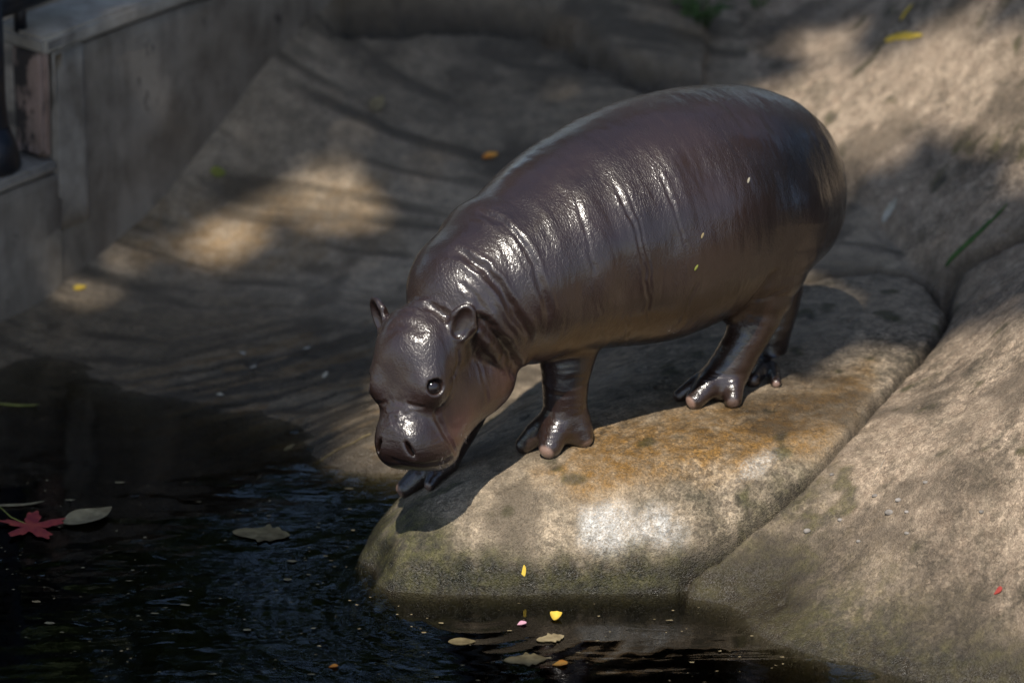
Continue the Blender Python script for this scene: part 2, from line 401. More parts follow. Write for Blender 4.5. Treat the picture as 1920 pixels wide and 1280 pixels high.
# ------------------------------------------------------------------ water
def water():
    t = NT('pool_water')
    t.n.remove(t.b); c = t.coords()
    w1 = t.noise(t.mapping(c, (5, 16, 1)), 1.0, 3, .5, .6); w2 = t.noise(t.mapping(c, (22, 60, 1)), 1.0, 2, .5, .3)
    h = t.math('ADD', w1, t.math('MULTIPLY', w2, .15))
    nrm = t.bump(h, .22, .004)
    gl = t.add('BsdfGlossy', {'Color': (1, 1, 1, 1), 'Roughness': .03, 'Normal': nrm})
    tr = t.add('BsdfTransparent', {'Color': (.93, .93, .88, 1)})
    fr = t.add('Fresnel', {'IOR': 1.33, 'Normal': nrm})
    mx = t.add('MixShader', {0: fr.outputs[0], 1: tr.outputs[0], 2: gl.outputs[0]})
    t.l.new(mx.outputs[0], t.out.inputs['Surface'])
    va = t.add('VolumeAbsorption', {'Color': (.42, .40, .24, 1), 'Density': 55.0})
    t.l.new(va.outputs[0], t.out.inputs['Volume'])
    def ax(lo, hi, a, b, st):
        m = np.arange(a, b, st); return np.concatenate([np.linspace(lo, a, 9)[:-1], m, np.linspace(b, hi, 9)])
    wx = ax(-3.5, 2.6, -.95, .75, .006 * Q); wy = ax(-4.5, .75, -1.15, .35, .007 * Q)
    X, Y = np.meshgrid(wx, wy); Z = np.zeros_like(X)
    U_, V_, _ = proj(np.stack([X, Y, Z], -1))
    def patch(poly, w): return soft_poly(U_, V_, poly, w)
    chop = patch([(180,690),(300,660),(430,680),(560,740),(720,770),(700,860),(520,800),(420,760),(250,730)], 40) + .8 * patch([(-60,1030),(120,1040),(150,1080),(-60,1090)], 25) + .9 * patch([(700,1065),(860,1085),(870,1110),(760,1105)], 16)
    Z += .0022 * np.clip(chop, 0, 1) * fbm(X * 38, Y * 75, seed=401, octs=3)
    Z += .0009 * fbm(X * 9, Y * 22, seed=402, octs=3)
    r1 = np.hypot(X + .05, Y + .60); Z += .0005 * np.sin(r1 * 190) * np.exp(-r1 * 7)
    ny_, nx_ = X.shape; I_ = np.arange(nx_ * ny_).reshape(ny_, nx_)
    q = np.stack([I_[:-1, :-1], I_[:-1, 1:], I_[1:, 1:], I_[1:, :-1]], -1).reshape(-1, 4)
    V = np.stack([X, Y, Z], -1).reshape(-1, 3)
    ring = np.concatenate([I_[0, :], I_[1:, -1], I_[-1, -2::-1], I_[-2:0:-1, 0]])
    low = V[ring] * [1, 1, 0] + [0, 0, -.95]; n0 = len(V)
    V = np.vstack([V, low]); k = len(ring); j = np.arange(k)
    side = np.stack([ring[j], n0 + j, n0 + (j + 1) % k, ring[(j + 1) % k]], -1)
    c0 = len(V); V = np.vstack([V, [[-.4, -2, -.95]]])
    F = [tuple(f) for f in np.vstack([q, side])] + [(n0 + (i + 1) % k, n0 + i, c0) for i in range(k)]
    tag(new_mesh('water', V, F, t.m), kind='structure')
water()
# ------------------------------------------------------------------ pygmy hippo calf, one continuous skin grown from blended volumes
def sd_cone(P, a, b, r1, r2):
    """sphere swept from a to b with changing radius"""
    a = np.asarray(a); b = np.asarray(b); ba = b - a; l2 = ba @ ba
    pa = P - a; t = np.clip((pa @ ba) / l2, 0, 1)
    return np.sqrt(((pa - t[:, None] * ba) ** 2).sum(1)) - (r1 + (r2 - r1) * t)
def sd_ell(P, c, R, r):
    """ellipsoid, R = 3x3 rows are its axes"""
    q = (P - c) @ np.asarray(R).T; r = np.asarray(r)
    k0 = np.sqrt(((q / r) ** 2).sum(1)); k1 = np.sqrt(((q / (r * r)) ** 2).sum(1)) + 1e-9
    return k0 * (k0 - 1) / k1
def sd_torus(P, c, n, R, r):
    q = P - c; h = q @ n; w = np.sqrt(np.maximum((q * q).sum(1) - h * h, 0)); return np.hypot(w - R, h) - r
def smin(a, b, k):
    h = np.maximum(k - np.abs(a - b), 0) / k; return np.minimum(a, b) - h * h * k / 4
def unit(v): v = np.asarray(v, float); return v / np.linalg.norm(v)
I3 = np.eye(3)
def pt(u, v, Y, r):
    p = at_y(u, v, Y); return p, pxm(r, p)

# head frame: a = nape to snout, l = to the animal's left, d = out of the forehead
TH, TAU, ROLL = math.radians(36), math.radians(58), math.radians(9)
HH = np.array([-math.sin(TH), -math.cos(TH), 0]); UZ = np.array([0, 0, 1.0])
HA = HH * math.cos(TAU) - UZ * math.sin(TAU); HL = np.array([math.cos(TH), -math.sin(TH), 0]); HD = HH * math.sin(TAU) + UZ * math.cos(TAU)
HA, HL = HA * math.cos(ROLL) + HL * math.sin(ROLL), HL * math.cos(ROLL) - HA * math.sin(ROLL)
HO = at_y(757, 716, -.535)
HR = np.stack([HA, HL, HD])
SA, SL, SD = .92, .87, .92
def hp(a, l, d): return HO + a * SA * HA + l * SL * HL + d * SD * HD
BH = unit([-.85, -.527, 0]); BL = np.array([-BH[1], BH[0], 0])     # body heading and its left

PR = []      # (kind, args, k, op, bound centre, bound radius)
def cone(p1, p2, k, op='u'): chain([p1, p2], k, op)
def chain(pts, k, op='u', sub=1):
    P = np.array([np.append(p[0], p[1]) for p in pts])
    if sub > 1:
        E = np.vstack([2 * P[0] - P[1], P, 2 * P[-1] - P[-2]]); out = []
        for i in range(len(P) - 1):
            p0, p1, p2, p3 = E[i:i + 4]
            for t in np.arange(sub) / sub:
                out.append(.5 * (2 * p1 + (p2 - p0) * t + (2 * p0 - 5 * p1 + 4 * p2 - p3) * t * t + (3 * p1 - p0 - 3 * p2 + p3) * t ** 3))
        P = np.array(out + [P[-1]])
    c = (P[:, :3].min(0) + P[:, :3].max(0)) / 2
    PR.append(('c', (P,), k, op, c, (np.linalg.norm(P[:, :3] - c, axis=1) + P[:, 3]).max()))
def ell(c, R, r, k, op='u'): PR.append(('e', (np.asarray(c), R, np.array(r)), k, op, np.asarray(c), max(r)))
def tor(c, n, R, r, k, op='u'): PR.append(('t', (c, unit(n), R, r), k, op, c, R + r))
def sd_chain(P, C):
    d = sd_cone(P, C[0, :3], C[1, :3], C[0, 3], C[1, 3])
    for i in range(1, len(C) - 1): d = np.minimum(d, sd_cone(P, C[i, :3], C[i + 1, :3], C[i, 3], C[i + 1, 3]))
    return d

# trunk
chain([pt(1454, 378, -.055, 114), pt(1400, 345, -.085, 180), pt(1255, 398, -.18, 226), pt(1112, 444, -.265, 206), pt(985, 510, -.355, 168), pt(894, 555, -.412, 134)], .03, sub=9)
ell(pt(1462, 380, -.08, 100)[0], np.stack([BH, BL, UZ]), (.070, .10, .095), .04)
ell(pt(1190, 458, -.24, 1)[0], np.stack([BH, BL, UZ]), (.155, .138, .120), .04)
ell(at_y(1084, 572, -.352), np.stack([BH, BL, UZ]), (.074, .046, .052), .025)     # skin overhanging the fore leg
def disc(u, v, Y, nrm, thick, rad, k, rad2=None):
    n = unit(nrm); s = unit(np.cross(n, UZ)); w = np.cross(s, n)
    ell(at_y(u, v, Y), np.stack([n, s, w]), (thick, rad, rad2 or rad), k)
NA = unit(at_y(850, 600, -.46) - at_y(1010, 500, -.36))
disc(946, 528, -.370, NA, .058, .116, .016, .120)
disc(890, 574, -.405, NA + np.array([0, 0, -.15]), .060, .098, .012, .106)
ell(at_y(938, 614, -.425), I3, (.056, .056, .058), .012)                       # throat fold

# head
def hell(a, l, d, ra, rl, rd, k, op='u', both=False, tilt=0.0):
    for sgn in ((1, -1) if both else (1,)):
        ca, sa = math.cos(tilt), math.sin(tilt)
        ell(hp(a, l * sgn, d), np.stack([HA * ca + HD * sa, HL, HD * ca - HA * sa]), (ra * SA, rl * SL, rd * SD), k, op)
PR.append(('g0', None, 0, '', HO, 9.0))
hell(-.055, 0, -.045, .078, .066, .078, .008)                # skull
hell(-.040, .030, -.012, .060, .036, .034, .02, both=True)   # temples
hell(-.018, .036, -.012, .042, .022, .026, .014, both=True)  # brow ridges
hell(-.050, 0, -.004, .055, .036, .028, .02)                  # forehead
hell(.030, 0, -.045, .080, .046, .052, .03)                  # bridge of the snout
hell(.068, 0, -.060, .042, .048, .058, .025)                 # muzzle
hell(.086, .022, -.038, .031, .024, .034, .02, both=True)    # nostril pads
hell(.078, .027, -.078, .031, .032, .046, .02, both=True)    # upper lip
hell(.036, 0, -.105, .062, .050, .044, .015, tilt=.40)       # lower jaw
hell(.000, .034, -.085, .066, .042, .062, .02, both=True, tilt=.3)    # cheek
hell(-.050, .048, -.146, .054, .042, .054, .045, both=True)   # jowl at the angle of the jaw
PR.append(('g1', None, .010, '', HO, 9.0))
# fore legs
def leg(pts, k):
    chain([pt(*p) for p in pts], k, sub=2)
leg([(1072,580,-.325,62),(1066,648,-.345,56),(1060,715,-.358,44.5),(1061,765,-.358,42),(1062,795,-.358,41)], .010)
leg([(945,610,-.30,60),(888,735,-.31,44),(852,815,-.325,36),(822,872,-.335,31)], .02)
# hind legs
leg([(1446,400,-.17,108),(1436,500,-.185,76),(1422,590,-.205,45),(1392,648,-.215,39),(1368,690,-.22,40),(1352,718,-.225,36)], .03)
leg([(1420,430,-.04,85),(1462,540,-.03,44),(1450,610,-.045,37),(1443,660,-.055,31),(1440,690,-.065,27)], .03)
NAILS = []
def toe(u, v, ub, vb, Yb, r, rb, nail=1.0):
    """(u, v): the toe's lowest visible point; (ub, vb, Yb): where it leaves the foot"""
    g = ground_hit(u, v, base_h); rm = pxm(r, g)
    tip = g + np.array([0, .25 * rm, rm * .80])
    b = pt(ub, vb, Yb, rb)
    mid = (b[0] * .45 + tip * .55 + np.array([0, 0, .25 * rm]), b[1] * .35 + rm * .72)
    chain([b, mid, (tip, rm)], .010)
    NAILS.append((tip + unit((tip - b[0]) * np.array([1, 1, .35])) * rm * .95, rm * .85, nail))
toe(983, 849, 1032, 795, -.362, 17, 28, .35); toe(1032, 856, 1050, 792, -.370, 23, 30, 1); toe(1094, 836, 1084, 788, -.365, 19, 24, .5)
toe(762, 932, 812, 880, -.335, 20, 26, .7); toe(806, 919, 832, 872, -.345, 13, 24, .5)
toe(1275, 752, 1338, 705, -.215, 13, 22, .2); toe(1304, 765, 1352, 706, -.225, 19, 28, 1); toe(1374, 762, 1374, 706, -.225, 17, 25, .3)
toe(1412, 724, 1434, 690, -.065, 14, 20, .1); toe(1455, 726, 1448, 686, -.07, 10, 16, .9)
# ears: thin cups
for sg in (1, -1):
    eb = hp(-.072, .062 * sg, -.024); up = unit(-.049 * HA + .024 * sg * HL + .018 * HD)
    out = unit(.70 * HD + .50 * sg * HL + .35 * HA); out = unit(out - up * (out @ up)); sd = np.cross(up, out)
    ec = eb + .027 * up
    chain([(eb - .014 * up - .006 * out, .020), (eb + .008 * up, .0125)], .016)
    ell(ec, np.stack([up, sd, out]), (.030, .0195, .0095), .006)
    ell(ec + .003 * up + .0085 * out, np.stack([up, sd, out]), (.0225, .0125, .0085), .004, 's')
# eyes: rolled lids round an opening
EYES = []
for sg in (1, -1):
    e = hp(.002, .043 * sg, -.010); n = unit(.78 * sg * HL + .60 * HD + .05 * HA)
    EYES.append((e, n))
    ell(e, I3, (.0190, .0190, .0190), .020)
    ell(e + .013 * n, I3, (.0130, .0130, .0130), .003, 's')
    tor(e + .0135 * n, n, .0126, .0030, .003)
    tor(e + .0098 * n, n, .0185, .0026, .003)
    tor(e + .0045 * n, n, .0225, .0020, .005)
# nostrils
for sg in (1, -1):
    c = hp(.096, .027 * sg, -.013)
    ax = unit(.75 * HA + .5 * sg * HL + .2 * HD); nn = unit(HD + .25 * sg * HL + .2 * HA); s3 = unit(np.cross(nn, ax))
    ell(c, np.stack([ax, s3, nn]), (.0080, .0034, .011), .005, 's')

SDF = {'c': sd_chain, 'e': sd_ell, 't': sd_torus}
def hippo_sdf(P, centre=None, rad=0.0):
    """signed distance; with block centres (n, 3) and block radius, far-off volumes are skipped per block"""
    P = np.asarray(P, np.float64)
    if centre is None:
        d = np.full(len(P), 1.0)
        for kind, ar, k, op, bc, br in PR:
            if kind == 'g0': keep, d = d, np.full(len(P), 1.0); continue
            if kind == 'g1': d = smin(keep, d, k); continue
            q = SDF[kind](P, *ar); d = smin(d, q, k) if op == 'u' else -smin(-d, q, k)
        return d
    nb = len(centre); P3 = P.reshape(nb, -1, 3); d = np.full(P3.shape[:2], .06)
    for kind, ar, k, op, bc, br in PR:
        if kind == 'g0': keep, d = d, np.full(P3.shape[:2], .06); continue
        if kind == 'g1': d = smin(keep, d, k); continue
        m = np.linalg.norm(centre - bc, axis=1) - br - rad < .02 + k
        if not m.any(): continue
        q = SDF[kind](P3[m].reshape(-1, 3), *ar).reshape(m.sum(), -1)
        d[m] = smin(d[m], q, k) if op == 'u' else -smin(-d[m], q, k)
    return d.ravel()
def surface_net(f, lo, hi, h, coarse=8):
    lo = np.asarray(lo); n = (np.ceil((np.asarray(hi) - lo) / h / coarse).astype(int)) * coarse + 1
    nb = (n - 1) // coarse
    ci = np.stack(np.meshgrid(*[np.arange(k) for k in nb], indexing='ij'), -1).reshape(-1, 3)
    cc = lo + (ci * coarse + coarse / 2) * h
    dc = f(cc); brad = coarse * h * .87
    act = np.abs(dc) < coarse * h * 1.05
    S = np.full(tuple(n), 1.0, np.float32)
    for b in ci[~act & (dc < 0)]:
        s = b * coarse; S[s[0]:s[0] + coarse + 1, s[1]:s[1] + coarse + 1, s[2]:s[2] + coarse + 1] = -1
    off = np.stack(np.meshgrid(*[np.arange(coarse + 1)] * 3, indexing='ij'), -1).reshape(-1, 3)
    B = ci[act]; C = cc[act]
    for i in range(0, len(B), 250):
        g = (B[i:i + 250, None] * coarse + off[None]).reshape(-1, 3)
        S[g[:, 0], g[:, 1], g[:, 2]] = f(lo + g * h, C[i:i + 250], brad)
    neg = S < 0
    c8 = sum(neg[a:n[0] - 1 + a, b:n[1] - 1 + b, c:n[2] - 1 + c].astype(np.int8) for a in (0, 1) for b in (0, 1) for c in (0, 1))
    cells = np.argwhere((c8 > 0) & (c8 < 8))
    vid = np.full(tuple(n - 1), -1, np.int32); vid[cells[:, 0], cells[:, 1], cells[:, 2]] = np.arange(len(cells))
    acc = np.zeros((len(cells), 3)); cnt = np.zeros(len(cells))
    corners = [(a, b, c) for a in (0, 1) for b in (0, 1) for c in (0, 1)]
    for p in corners:
        for ax in range(3):
            if p[ax]: continue
            q = list(p); q[ax] = 1
            a = S[cells[:, 0] + p[0], cells[:, 1] + p[1], cells[:, 2] + p[2]]; b = S[cells[:, 0] + q[0], cells[:, 1] + q[1], cells[:, 2] + q[2]]
            m = (a < 0) != (b < 0); t = np.where(m, a / np.where(a - b == 0, 1, a - b), 0)
            pos = np.tile(np.array(p, float), (len(cells), 1)); pos[:, ax] = t
            acc[m] += pos[m]; cnt[m] += 1
    V = lo + (cells + acc / cnt[:, None]) * h
    F = []
    for ax in range(3):
        o1, o2 = (ax + 1) % 3, (ax + 2) % 3
        sl0 = [slice(1, n[k] - 1) for k in range(3)]; sl0[ax] = slice(0, n[ax] - 1); sl1 = list(sl0); sl1[ax] = slice(1, n[ax])
        a = neg[tuple(sl0)]; b = neg[tuple(sl1)]
        e = np.argwhere(a != b); base = e.copy()
        for k in range(3):
            if k != ax: base[:, k] += 1
        sgn = a[e[:, 0], e[:, 1], e[:, 2]]
        def cell(d1, d2):
            c = base.copy(); c[:, o1] -= d1; c[:, o2] -= d2; return vid[c[:, 0], c[:, 1], c[:, 2]]
        q = np.stack([cell(1, 1), cell(0, 1), cell(0, 0), cell(1, 0)], -1)
        q[~sgn] = q[~sgn][:, ::-1]; F.append(q)
    return V, np.concatenate(F)

HQ = 0.0021
V, F = surface_net(hippo_sdf, (-.30, -.70, .02), (.52, .16, .66), HQ)
def vert_normals(V, F):
    n = np.cross(V[F[:, 2]] - V[F[:, 0]], V[F[:, 3]] - V[F[:, 1]]); out = np.zeros_like(V)
    for i in range(4):
        for j in range(3): out[:, j] += np.bincount(F[:, i], n[:, j], len(V))
    return out / (np.linalg.norm(out, axis=1, keepdims=True) + 1e-12)
def relax(V, F, it=2, w=.5):
    E = np.concatenate([F[:, [0, 1]], F[:, [1, 2]], F[:, [2, 3]], F[:, [3, 0]]])
    deg = np.bincount(E[:, 0], minlength=len(V)) + np.bincount(E[:, 1], minlength=len(V))
    for _ in range(it):
        for ww in (w, -w * 1.02):
            S = np.stack([np.bincount(E[:, 0], V[E[:, 1], j], len(V)) + np.bincount(E[:, 1], V[E[:, 0], j], len(V)) for j in range(3)], -1)
            V = V + ww * (S / deg[:, None] - V)
    return V
V = relax(V, F, 3)
NRM = vert_normals(V, F)
HU, HV, HZ = proj(V)
facing = ((CAM - V) * NRM).sum(1) > 0
def lift_skin(poly, step=5):
    """photo polyline -> points on the calf's near skin"""
    out = []
    for (a, b), (c, d) in zip(poly[:-1], poly[1:]):
        n = max(1, int(math.hypot(c - a, d - b) / step))
        for t in np.arange(n) / n: out.append((a + (c - a) * t, b + (d - b) * t))
    out.append(poly[-1]); res = []
    for u, v in out:
        m = np.where(facing & (np.abs(HU - u) < 6) & (np.abs(HV - v) < 6))[0]
        if len(m):
            zf = HZ[m].min(); m = m[HZ[m] < zf + .03]
            res.append(V0[m[np.argmin((HU[m] - u) ** 2 + (HV[m] - v) ** 2)]])
    return np.array(res)
V0 = V.copy()
DSP = np.zeros(len(V))
def crease(poly, w, depth, ridge=.35, mirror=False, wob=.25):
    global DSP
    w, depth = w * 1.25, depth * .72
    L = lift_skin(poly)
    if len(L) < 2: return
    if len(L) > 4:
        K = L.copy(); K[1:-1] = (L[:-2] + L[1:-1] + L[2:]) / 3; L = K
    sets = [L]
    if mirror: sets.append(L - 2 * ((L - HO) @ HL)[:, None] * HL)
    for L in sets:
        lo = L.min(0) - 5 * w; hi = L.max(0) + 5 * w
        m = np.where(((V0 > lo) & (V0 < hi)).all(1))[0]
        if not len(m): continue
        P = V0[m]; best = np.full(len(m), 9.0); tt = np.zeros(len(m))
        P = P + w * wob * np.stack([fbm(P[:, 0] * 60, P[:, 1] * 60, P[:, 2] * 60, seed=70 + i, octs=2) for i in range(3)], -1) * 2
        for i, (a, b) in enumerate(zip(L[:-1], L[1:])):
            ba = b - a; t = np.clip(((P - a) @ ba) / (ba @ ba + 1e-12), 0, 1)
            d = np.linalg.norm(P - a - t[:, None] * ba, axis=1); k = d < best
            best[k] = d[k]; tt[k] = ((i + t) / (len(L) - 1))[k]
        tap = sstep(0, .16, tt) * sstep(1, .84, tt)
        x = best / w
        DSP[m] += tap * depth * (-np.exp(-x * x) + ridge * np.exp(-((x - 1.9) / .8) ** 2))
# folds of neck and shoulder
crease([(872,392),(912,402),(945,418),(972,448),(996,486),(1012,525),(1026,575),(1034,610)], .0042, .0042)
crease([(905,400),(948,438),(978,480),(1000,530)], .0028, .0018)
crease([(838,462),(872,480),(905,503),(938,540),(962,580),(985,615),(1000,648)], .0050, .0070)
crease([(742,580),(775,571),(805,574),(830,588),(850,606)], .0042, .0060, mirror=True)
crease([(893,585),(912,612),(938,645),(958,670),(971,703)], .0060, .0140)
crease([(856,525),(880,545),(905,575),(930,600)], .003, .0015)
# flank
for pl, w, d in (([(1035,325),(1075,425),(1100,540),(1110,610)], .016, .0042), ([(1112,285),(1150,400),(1172,520),(1180,600)], .015, .0042), ([(1195,262),(1240,380),(1262,470),(1265,560)], .016, .0036), ([(1290,250),(1320,360),(1325,460)], .02, .002),
                 ([(1145,330),(1190,425),(1208,500),(1216,560),(1218,625)], .0022, .0018), ([(1165,330),(1200,420),(1218,500),(1222,570)], .0018, .0012), ([(1228,300),(1262,385),(1280,440),(1290,480)], .0020, .0014),
                 ([(1072,350),(1098,430),(1118,520)], .0022, .0012), ([(1175,590),(1176,640)], .002, .0016), ([(1310,520),(1290,570),(1275,615)], .0028, .0016), ([(1122,560),(1136,640)], .002, .001)):
    crease(pl, w, d * (.6 if w > .01 else 1), .3, wob=.08 if w > .01 else .5)
crease([(1462,500),(1430,540),(1400,580),(1372,604)], .006, .004)
crease([(1402,566),(1440,556),(1480,538)], .003, .0015)
# face
crease([(816,760),(820,785),(832,810),(846,832),(856,856)], .0030, .0032, mirror=True)
crease([(760,757),(780,760),(800,764)], .0022, .0020, mirror=True)
crease([(846,700),(850,722),(840,748),(820,766)], .0024, .0016, mirror=True)
crease([(858,652),(860,680),(850,705),(838,715)], .0026, .0018, mirror=True)
crease([(890,655),(900,690),(912,730),(915,760)], .0024, .0012, mirror=True)
crease([(726,618),(750,606),(775,612),(800,630)], .006, .0022)
crease([(728,858),(755,868),(795,871),(832,864),(856,848)], .0026, .0030, .2)
# wrist and hock wrinkles
for k in range(7): crease([(1020,768 + 6 * k),(1050,772 + 6 * k),(1085,766 + 6 * k),(1106,758 + 6 * k)], .0016, .0010, wob=.9)
for k in range(5): crease([(1022,690 + 16 * k),(1060,697 + 16 * k),(1098,688 + 16 * k)], .0018, .0006, wob=.9)
for k in range(6): crease([(1325 - 4 * k,694 + 6 * k),(1360 - 3 * k,702 + 6 * k),(1398,700 + 6 * k)], .0016, .0009, wob=.9)
al = (V @ BH); 
low = sstep(.30, .22, V[:, 2])
DSP += .0007 * (1 - low) * fbm(al * 95, V[:, 2] * 22, (V @ BL) * 22, seed=81, octs=3) + .0008 * low * fbm(al * 28, V[:, 2] * 110, (V @ BL) * 28, seed=82, octs=3)
DSP += .0016 * fbm(V[:, 0] * 22, V[:, 1] * 22, V[:, 2] * 22, seed=83, octs=2)
Qh = (V - HO) @ HR.T
mz = np.exp(-(((Qh[:, 0] - .045) / .022) ** 2 + (Qh[:, 1] / .03) ** 2 + ((Qh[:, 2] + .0) / .03) ** 2))
DSP += mz * .0016 * fbm(V[:, 0] * 190, V[:, 1] * 190, V[:, 2] * 190, seed=84, octs=1)
V = V + NRM * DSP[:, None]
V_SKIN = V.copy()
def hippo_material():
    t = NT('wet_hippo_skin'); c = t.coords()
    pink = t.attr('pink'); nail = t.attr('nail')
    f1 = t.noise(c, 9, 4); f2 = t.noise(c, 70, 4, .6)
    col = t.mix(t.ramp(f1, .35, .7), (.017, .0085, .0062), (.027, .0142, .0106))
    col = t.mix(t.math('MULTIPLY', pink, .8), col, (.16, .070, .058))
    col = t.mix(nail, col, (.27, .17, .13))
    t.l.new(col, t.b.inputs['Base Color'])
    t.l.new(t.ramp(f2, .3, .7, .32, .46), t.b.inputs['Roughness'])
    t.b.inputs['Specular IOR Level'].default_value = .4
    t.b.inputs['Coat Weight'].default_value = 1.0; t.b.inputs['Coat Roughness'].default_value = .16; t.b.inputs['Coat IOR'].default_value = 1.52
    cr = t.mapping(c, (1, 1, 1), (0, 0, math.atan2(-BH[1], BH[0])))
    low = t.attr('low')
    girth = t.noise(t.mapping(cr, (260, 80, 80)), 1.0, 3, .6)
    hoop = t.noise(t.mapping(c, (80, 80, 280)), 1.0, 3, .6)
    dirn = t.math('ADD', t.math('MULTIPLY', girth, t.math('SUBTRACT', 1.0, low)), t.math('MULTIPLY', hoop, low))
    cell = t.ramp(t.voro(t.mapping(cr, (1.5, .8, .8)), 185, 'DISTANCE_TO_EDGE'), 0, .16)
    fine = t.noise(c, 900, 2, .6)
    h = t.math('ADD', t.math('MULTIPLY', cell, .22), t.math('ADD', t.math('MULTIPLY', fine, .3), t.math('MULTIPLY', dirn, .8)))
    h = t.math('MULTIPLY', h, t.ramp(t.noise(c, 14, 3), .35, .65, .45, 1.25))
    t.l.new(t.bump(h, .8, .0012), t.b.inputs['Normal']); t.l.new(t.bump(h, .6, .0009), t.b.inputs['Coat Normal'])
    return t.m
M_SKIN = hippo_material()
pink = np.zeros(len(V)); nail = np.zeros(len(V))
for c, r, a in NAILS:
    nail = np.maximum(nail, a * sstep(.95, .6, np.linalg.norm(V - c, axis=1) / r))
Q_ = (V - HO) @ HR.T
headm = (np.abs(Q_[:, 0]) < .16) & (np.abs(Q_[:, 1]) < .11)
pn = .7 + .6 * fbm(V[:, 0] * 40, V[:, 1] * 40, V[:, 2] * 40, seed=61, octs=3)
def hspot(a, l, d, r, amp):
    global pink
    for sg in (1, -1):
        pink = np.maximum(pink, amp * pn * np.exp(-((np.linalg.norm(V - hp(a, l * sg, d), axis=1)) / r) ** 2))
hspot(.050, .055, -.098, .036, 1.0); hspot(-.04, .085, -.175, .050, .85); hspot(.02, .07, -.13, .03, .35)
pink = np.clip(pink, 0, 1)
hippo = new_mesh('pygmy_hippo', V, F, M_SKIN, attrs={'pink': pink, 'nail': nail, 'low': low})
tag(hippo, 'wet dark brown pygmy hippo calf stepping down the rock slab with lowered head', 'hippo')
t = NT('eye_wet_black'); t.b.inputs['Base Color'].default_value = (.012, .008, .007, 1); t.b.inputs['Roughness'].default_value = .04
t.b.inputs['Specular IOR Level'].default_value = .7
def ball(name, c, r, mat, parent=None, seg=24, rings=14, sq=(1, 1, 1)):
    vs = [(0, 0, 1)]; fs = []
    for i in range(1, rings):
        for j in range(seg):
            a = math.pi * i / rings; b = 2 * math.pi * j / seg
            vs.append((math.sin(a) * math.cos(b), math.sin(a) * math.sin(b), math.cos(a)))
    vs.append((0, 0, -1))
    for j in range(seg): fs.append((0, 1 + j, 1 + (j + 1) % seg))
    for i in range(rings - 2):
        for j in range(seg):
            p = 1 + i * seg + j; q = 1 + i * seg + (j + 1) % seg; fs.append((p, p + seg, q + seg, q))
    e = len(vs) - 1; b0 = 1 + (rings - 2) * seg
    for j in range(seg): fs.append((b0 + j, e, b0 + (j + 1) % seg))
    return new_mesh(name, np.array(vs) * np.array(sq) * r + np.asarray(c), fs, mat, parent)
for e, n in EYES:
    ball('eye', e + .0052 * n, .0128, t.m, hippo)

# short bristles along the upper lip and the rims of the ears
hm = np.where((Qh[:, 0] > .045) & (Qh[:, 2] < -.05) & (Qh[:, 2] > -.11) & (NRM @ HA > .25))[0]
hv = []; hf = []; rb = np.random.default_rng(77)
for i in rb.choice(hm, min(420, len(hm)), replace=False):
    n = unit(NRM[i] + .5 * HA + .5 * rb.normal(size=3)); p = V_SKIN[i]; s_ = unit(np.cross(n, UZ)) * .00022; L = rb.uniform(.003, .008)
    k = len(hv); hv += [p - s_, p + s_, p + n * L - UZ * .001]; hf.append((k, k + 1, k + 2))
tb = NT('bristle'); tb.b.inputs['Base Color'].default_value = (.05, .035, .028, 1)
new_mesh('bristles', hv, hf, tb.m, hippo, smooth=False)
# ------------------------------------------------------------------ wall with coping, end pillar and low sill
WD = unit([.624, .78, 0]); WN = unit([.78, -.624, 0])            # along the wall, out of its face
W0 = np.array([at_z(105, 540, .04)[0], at_z(105, 540, .04)[1], 0])
def wp(t, n, z): return W0 + WD * t + WN * n + UZ * z
def wbox(name, t0, t1, n0, n1, z0, z1, mat, parent, cuts=10, rough=.004, seed=0, bev=.008):
    """a box in wall coordinates with worn, uneven faces"""
    import bmesh
    bm = bmesh.new()
    vs = [bm.verts.new(tuple(wp(t, n, z))) for t in (t0, t1) for n in (n0, n1) for z in (z0, z1)]
    for f in ((0,1,3,2),(4,6,7,5),(0,4,5,1),(2,3,7,6),(0,2,6,4),(1,5,7,3)): bm.faces.new([vs[i] for i in f])
    bmesh.ops.recalc_face_normals(bm, faces=bm.faces)
    if bev: bmesh.ops.bevel(bm, geom=list(bm.edges), offset=bev, segments=2, affect='EDGES')
    bmesh.ops.subdivide_edges(bm, edges=list(bm.edges), cuts=cuts, use_grid_fill=True)
    bm.normal_update()
    P = np.array([v.co[:] for v in bm.verts]); N = np.array([v.normal[:] for v in bm.verts])
    d = rough * fbm(P[:, 0] * 12, P[:, 1] * 12, P[:, 2] * 12, seed=seed, octs=4)
    for v, p, n, k in zip(bm.verts, P, N, d): v.co = (p + n * k).tolist()
    me = bpy.data.meshes.new(name); bm.to_mesh(me); bm.free()
    me.polygons.foreach_set('use_smooth', np.ones(len(me.polygons), dtype=bool))
    me.materials.append(mat); o = bpy.data.objects.new(name, me); COL.objects.link(o); o.parent = parent
    return o
